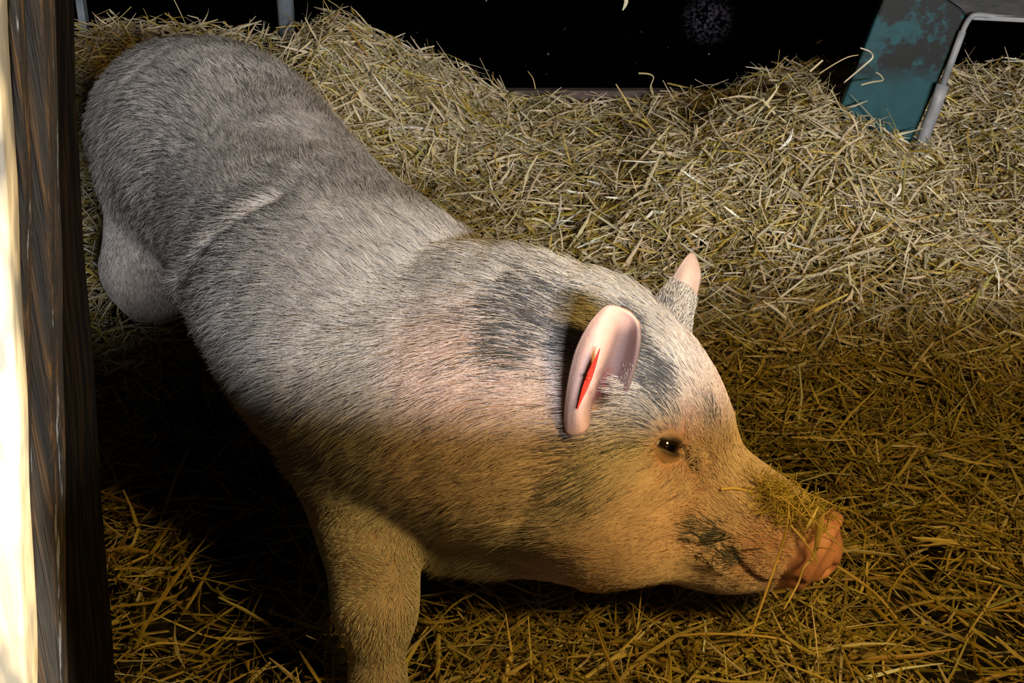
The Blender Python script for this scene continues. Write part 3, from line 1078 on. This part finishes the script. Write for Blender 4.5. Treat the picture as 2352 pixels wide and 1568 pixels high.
# ---------------------------------------------------------------- pipe and feeder at the back
G_ = NT('grey_pipe')
G_.set('Base Color', G_.ramp(G_.noise(22, 5, (1, 1, .4)), [(.35, (.10, .12, .15)), (.6, (.26, .30, .36)), (.8, (.40, .42, .45))])).set('Roughness', .55).set('Metallic', .3)
pb = at(659, 60, 4.16)
v, f = tube([(pb[0], 4.16, .15), (pb[0], 4.16, 1.0), (pb[0], 4.16, 2.2)], .025, 20)
pipe = mesh('metal_pipe', v, f, G_.m)
tag(pipe, 'upright grey metal pipe against the black wall behind the straw', 'pipe')
pb = at(176, 30, 4.15)
v, f = box((pb[0] - .012, 4.19, .15), (pb[0] + .010, 4.23, 2.2), .003)
strip = mesh('metal_strip', v, f, G_.m, smooth=False)
tag(strip, 'thin grey upright strip on the back wall next to the dark post', 'strip')

FY = 3.62
F_ = NT('teal_paint')
rust = F_.n('MapRange', {'Value': F_.noise(8, 7, (1, 1, 1), .7), 1: .45, 2: .50}).outputs[0]
top = at(2130, 150, FY)
hz = F_.n('SeparateXYZ', {0: F_.n('TexCoord').outputs['Object']}).outputs['Z']
hz = F_.n('MapRange', {'Value': hz, 1: top[2] - .20, 2: top[2] - .14}).outputs[0]
rust = F_.n('Math', {0: rust, 1: hz}, operation='MULTIPLY').outputs[0]
F_.set('Base Color', F_.mix(rust, F_.ramp(F_.noise(30, 4), [(.3, (.003, .045, .058)), (.7, (.006, .068, .085))]), (.002, .003, .004, 1))).set('Roughness', .5)
T_ = NT('grey_steel')
T_.set('Base Color', T_.ramp(T_.noise(18, 5), [(.3, (.16, .17, .19)), (.7, (.34, .34, .36))])).set('Roughness', .55)
feeder = bpy.data.objects.new('metal_feeder', None)
feeder.location = tuple(at(2110, 330, FY) * V(1, 1, 0) + V(0, 0, .14))
COL.objects.link(feeder)
tag(feeder, 'teal painted metal feeder with a grey top and tube legs, half buried in straw', 'feeder')
bpy.context.view_layer.update()
inv = np.array(feeder.matrix_world.inverted())
def sub(name, vf, m, parent=feeder, label=None, smooth=False):
    v = np.asarray(vf[0], float) - np.array(feeder.location)
    o = mesh(name, v, vf[1], m, parent, smooth)
    if label:
        o['label'] = label
    return o
for M_ in (F_,):
    pass
side_poly = [at(2034, -60, FY), at(2028, 0, FY), at(1964, 165, FY), at(1935, 260, FY - .03), at(1970, 380, FY - .05), at(2085, 380, FY - .05), at(2120, 285, FY - .02), at(2170, 160, FY), at(2222, 62, FY), at(2215, 25, FY), at(2160, -12, FY), at(2120, -60, FY)]
c0 = np.mean(side_poly, 0)
nn = V(0, -1, 0)
side_poly = [V(p[0], FY + .0, p[2]) for p in side_poly]
sub('side_panel', prism(side_poly, .03, .006), F_.m, label='teal panel with dark rust patches')
tf = [at(2168, -8, FY), at(2236, 34, FY - .01), at(2440, 44, FY - .01), at(2470, -40, FY + .30), at(2140, -60, FY + .30)]
zt = tf[1][2]
def on_z(px, py, z):
    d = CAM_F + V(1, 0, 0) * (px - 1176) / FPX - CAM_U * (py - 784) / FPX
    return CAM_P + d * ((z - CAM_H) / d[2])
topp = [on_z(2236, 36, zt), on_z(2440, 46, zt), on_z(2460, -40, zt), on_z(2130, -40, zt), on_z(2172, 0, zt)]
sub('top_tray', prism(topp, .012, .003), T_.m, label='flat grey top')
rail = smooth_path([at(2440, 50, FY - .02), at(2300, 40, FY - .02), at(2245, 34, FY - .02), at(2226, 44, FY - .02), at(2210, 75, FY - .02), at(2190, 130, FY - .02), at(2163, 205, FY - .03)], 6)
sub('rail', tube(rail, .0072, 12), T_.m, label='thin bent grey rail', smooth=True)
lower = [at(2211, 72, FY - .02), at(2165, 196, FY - .03)]
sub('leg', tube(lower, .0095, 12), T_.m, smooth=True)
sl = [at(2166, 194, FY - .035), at(2150, 240, FY - .035), at(2112, 340, FY - .04), at(2098, 378, FY - .045)]
sub('leg_sleeve', tube(sl, .0165, 16), T_.m, label='thick scuffed sleeve at the foot of the leg', smooth=True)

# ---------------------------------------------------------------- single stalks that stand out
def stalk(name, pts, r, label, color, group=None, flat=.45, sides=8):
    m = NT('stalk_' + name)
    m.set('Base Color', (*color, 1)).set('Roughness', .5)
    path = smooth_path(pts, 7)
    k = np.linspace(0, 1, len(path))
    rr = np.interp(k, np.linspace(0, 1, len(r)), r)
    v, f = tube(path, rr, sides, flat, CAM_P - path[0])
    o = mesh(name, v, f, m.m)
    tag(o, label, 'straw', 'single straw stalks' if name == 'straw_stalk' else group)
    return o
def on_pig(px, py, lift=.004):
    p = hit(px, py)
    return p + unit(CAM_P - p) * lift
yS = hit(1860, 1260)[1]
stalk('straw_stalk', [at(1893, 1178, yS - .02), at(1884, 1200, yS - .02), at(1879, 1235, yS - .02), at(1868, 1278, yS - .02), at(1845, 1305, yS - .025), at(1833, 1340, yS - .03), at(1800, 1400, yS - .06)],
      [.001, .0052, .0042, .0022, .0016, .0014, .001], 'broad folded straw blade hanging across the snout disc', (.52, .36, .12), flat=.25)
stalk('straw_stalk', [at(1812, 1150, yS - .02), at(1808, 1205, yS - .03), at(1790, 1270, yS - .03), at(1766, 1340, yS - .05), at(1738, 1420, yS - .07), at(1722, 1465, yS - .08)],
      [.0008, .0014, .0016, .0018, .0018, .0015], 'long straw stem running down over the upper lip of the pig', (.50, .33, .09))
stalk('straw_stalk', [on_pig(1655, 1123, .005), on_pig(1690, 1121, .006), on_pig(1728, 1130, .005)], [.0022, .0022, .0012], 'short bright straw stub lying flat on the nose bridge', (.62, .42, .12))
stalk('straw_stalk', [at(1820, 1120, yS - .02), at(1870, 1195, yS - .04), at(1938, 1262, yS - .05), at(1965, 1300, yS - .05)], [.0012, .0011, .0009, .0006], 'thin straw stem crossing the top rim of the snout disc', (.42, .29, .08))
stalk('straw_stalk', [at(1815, 1205, yS - .02), at(1845, 1240, yS - .03), at(1875, 1285, yS - .03), at(1872, 1300, yS - .03)], [.0015, .0016, .001, .0006], 'kinked straw stem on the side of the snout above the lip', (.45, .31, .08))
stalk('straw_stalk', [at(1880, 1160, yS), at(1868, 1185, yS - .01), at(1856, 1205, yS - .015), at(1850, 1218, yS - .015)], [.0006, .0024, .0020, .0008], 'small pale straw blade behind the folded one on the snout', (.58, .44, .18), flat=.25)
gp = lambda px, py, dz=.03: on_z(px, py, .06 + dz)
stalk('straw_stalk', [gp(1905, 1288, .06), gp(1975, 1335, .05), gp(2020, 1372, .05), gp(2060, 1420, .04)], [.0022, .0026, .0022, .0015], 'thick straw stem slanting down from the snout disc', (.55, .38, .11))
stalk('straw_stalk', [gp(1550, 1460, .04), gp(1640, 1455, .05), gp(1780, 1465, .05), gp(1850, 1500, .03)], [.0018, .002, .002, .0012], 'long arching straw stem lying below the chin', (.50, .34, .08))
stalk('straw_fleck', [on_pig(274, 500, .012), on_pig(275, 512, .014), on_pig(276, 526, .012)], [.0016, .0022, .0016], 'tiny white straw fleck caught in the rump hair', (.85, .83, .78))
wy = WALL_Y - .012
stalk('straw_scrap', [at(1428, -12, wy), at(1438, 0, wy), at(1436, 12, wy), at(1430, 24, wy)], [.004, .007, .006, .002], 'pale straw scrap stuck to the top of the black wall', (.75, .66, .45))
stalk('straw_scrap', [at(1876, 100, wy), at(1884, 94, wy), at(1891, 91, wy)], [.003, .003, .001], 'small yellow straw scrap stuck to the wall near the feeder', (.50, .38, .12))
stalk('straw_stalk', [at(1212, 163, wy - .02), at(1224, 180, wy - .04), at(1230, 205, wy - .05)], [.0016, .0018, .0018], 'bent straw stem standing up before the left part of the wall board', (.42, .30, .10))
stalk('straw_stalk', [at(1466, 168, wy - .02), at(1490, 170, wy - .03), at(1501, 178, wy - .04), at(1494, 200, wy - .05), at(1500, 218, wy - .06)], [.0028, .0028, .002, .0022, .0022], 'hooked straw stem standing up before the wall board', (.50, .40, .20))
sy = FY - .10
stalk('straw_stalk', [at(1938, 190, sy), at(1985, 150, sy - .02), at(2004, 132, sy - .02), at(1998, 118, sy), at(1976, 110, sy)], [.0022, .0026, .0026, .0028, .0026], 'kinked pale straw stem sticking up across the teal panel', (.62, .54, .38))
stalk('straw_stalk', [at(1880, 170, sy), at(1920, 145, sy), at(1948, 131, sy), at(1972, 126, sy)], [.0018, .0018, .0018, .0012], 'long thin straw stem reaching left of the teal panel', (.40, .32, .15))
stalk('straw_stalk', [at(1860, 165, sy), at(1876, 150, sy), at(1890, 138, sy)], [.0024, .0028, .0024], 'straight straw stem poking from the mound left of the feeder', (.60, .48, .28))
stalk('straw_stalk', [at(1978, 195, sy - .03), at(2005, 188, sy - .02), at(2028, 184, sy), at(2022, 172, sy), at(2012, 166, sy)], [.002, .0022, .002, .0018, .0015], 'bent straw stem lying on the teal panel above the mound', (.50, .40, .22))

# fine hay wisp lying over the bridge of the snout
n = 330
tt = rng.rand(n)
basep = np.array([on_pig(1700 + 190 * a, 1085 + 110 * a + 40 * b, .004) for a, b in zip(np.linspace(.25, .9, 24), rng.rand(24))])
bp = basep[rng.randint(0, 24, n)] + rng.randn(n, 3) * V(.012, .012, .006)
dirn = unit(rng.randn(n, 3) * V(1, .8, .55) + V(.25, 0, .05))
ln = .025 + .05 * rng.rand(n)
s = np.linspace(-.5, .5, 6)[None, :, None]
wob = rng.randn(n, 1, 3) * .5
Pw = bp[:, None] + ln[:, None, None] * (dirn[:, None] * s + wob * (s * s - .1)) + V(0, 0, .008)
d0 = pig_sdf(Pw.reshape(-1, 3)).reshape(n, 6)
gr = gradient(pig_sdf, Pw.reshape(-1, 3)).reshape(n, 6, 3)
Pw = Pw + gr * np.maximum(.003 - d0, 0)[..., None]
wc = np.array([(.50, .36, .09), (.58, .42, .12), (.38, .29, .06)])[rng.randint(0, 3, n)]
wisp = hair_object('hay_wisp', Pw, np.linspace(1, .6, 6)[None] * (.0003 + .0007 * rng.rand(n, 1)), wc, None, S_.m)
tag(wisp, 'tangled wisp of fine hay lying over the bridge of the snout', 'hay', kind='stuff')
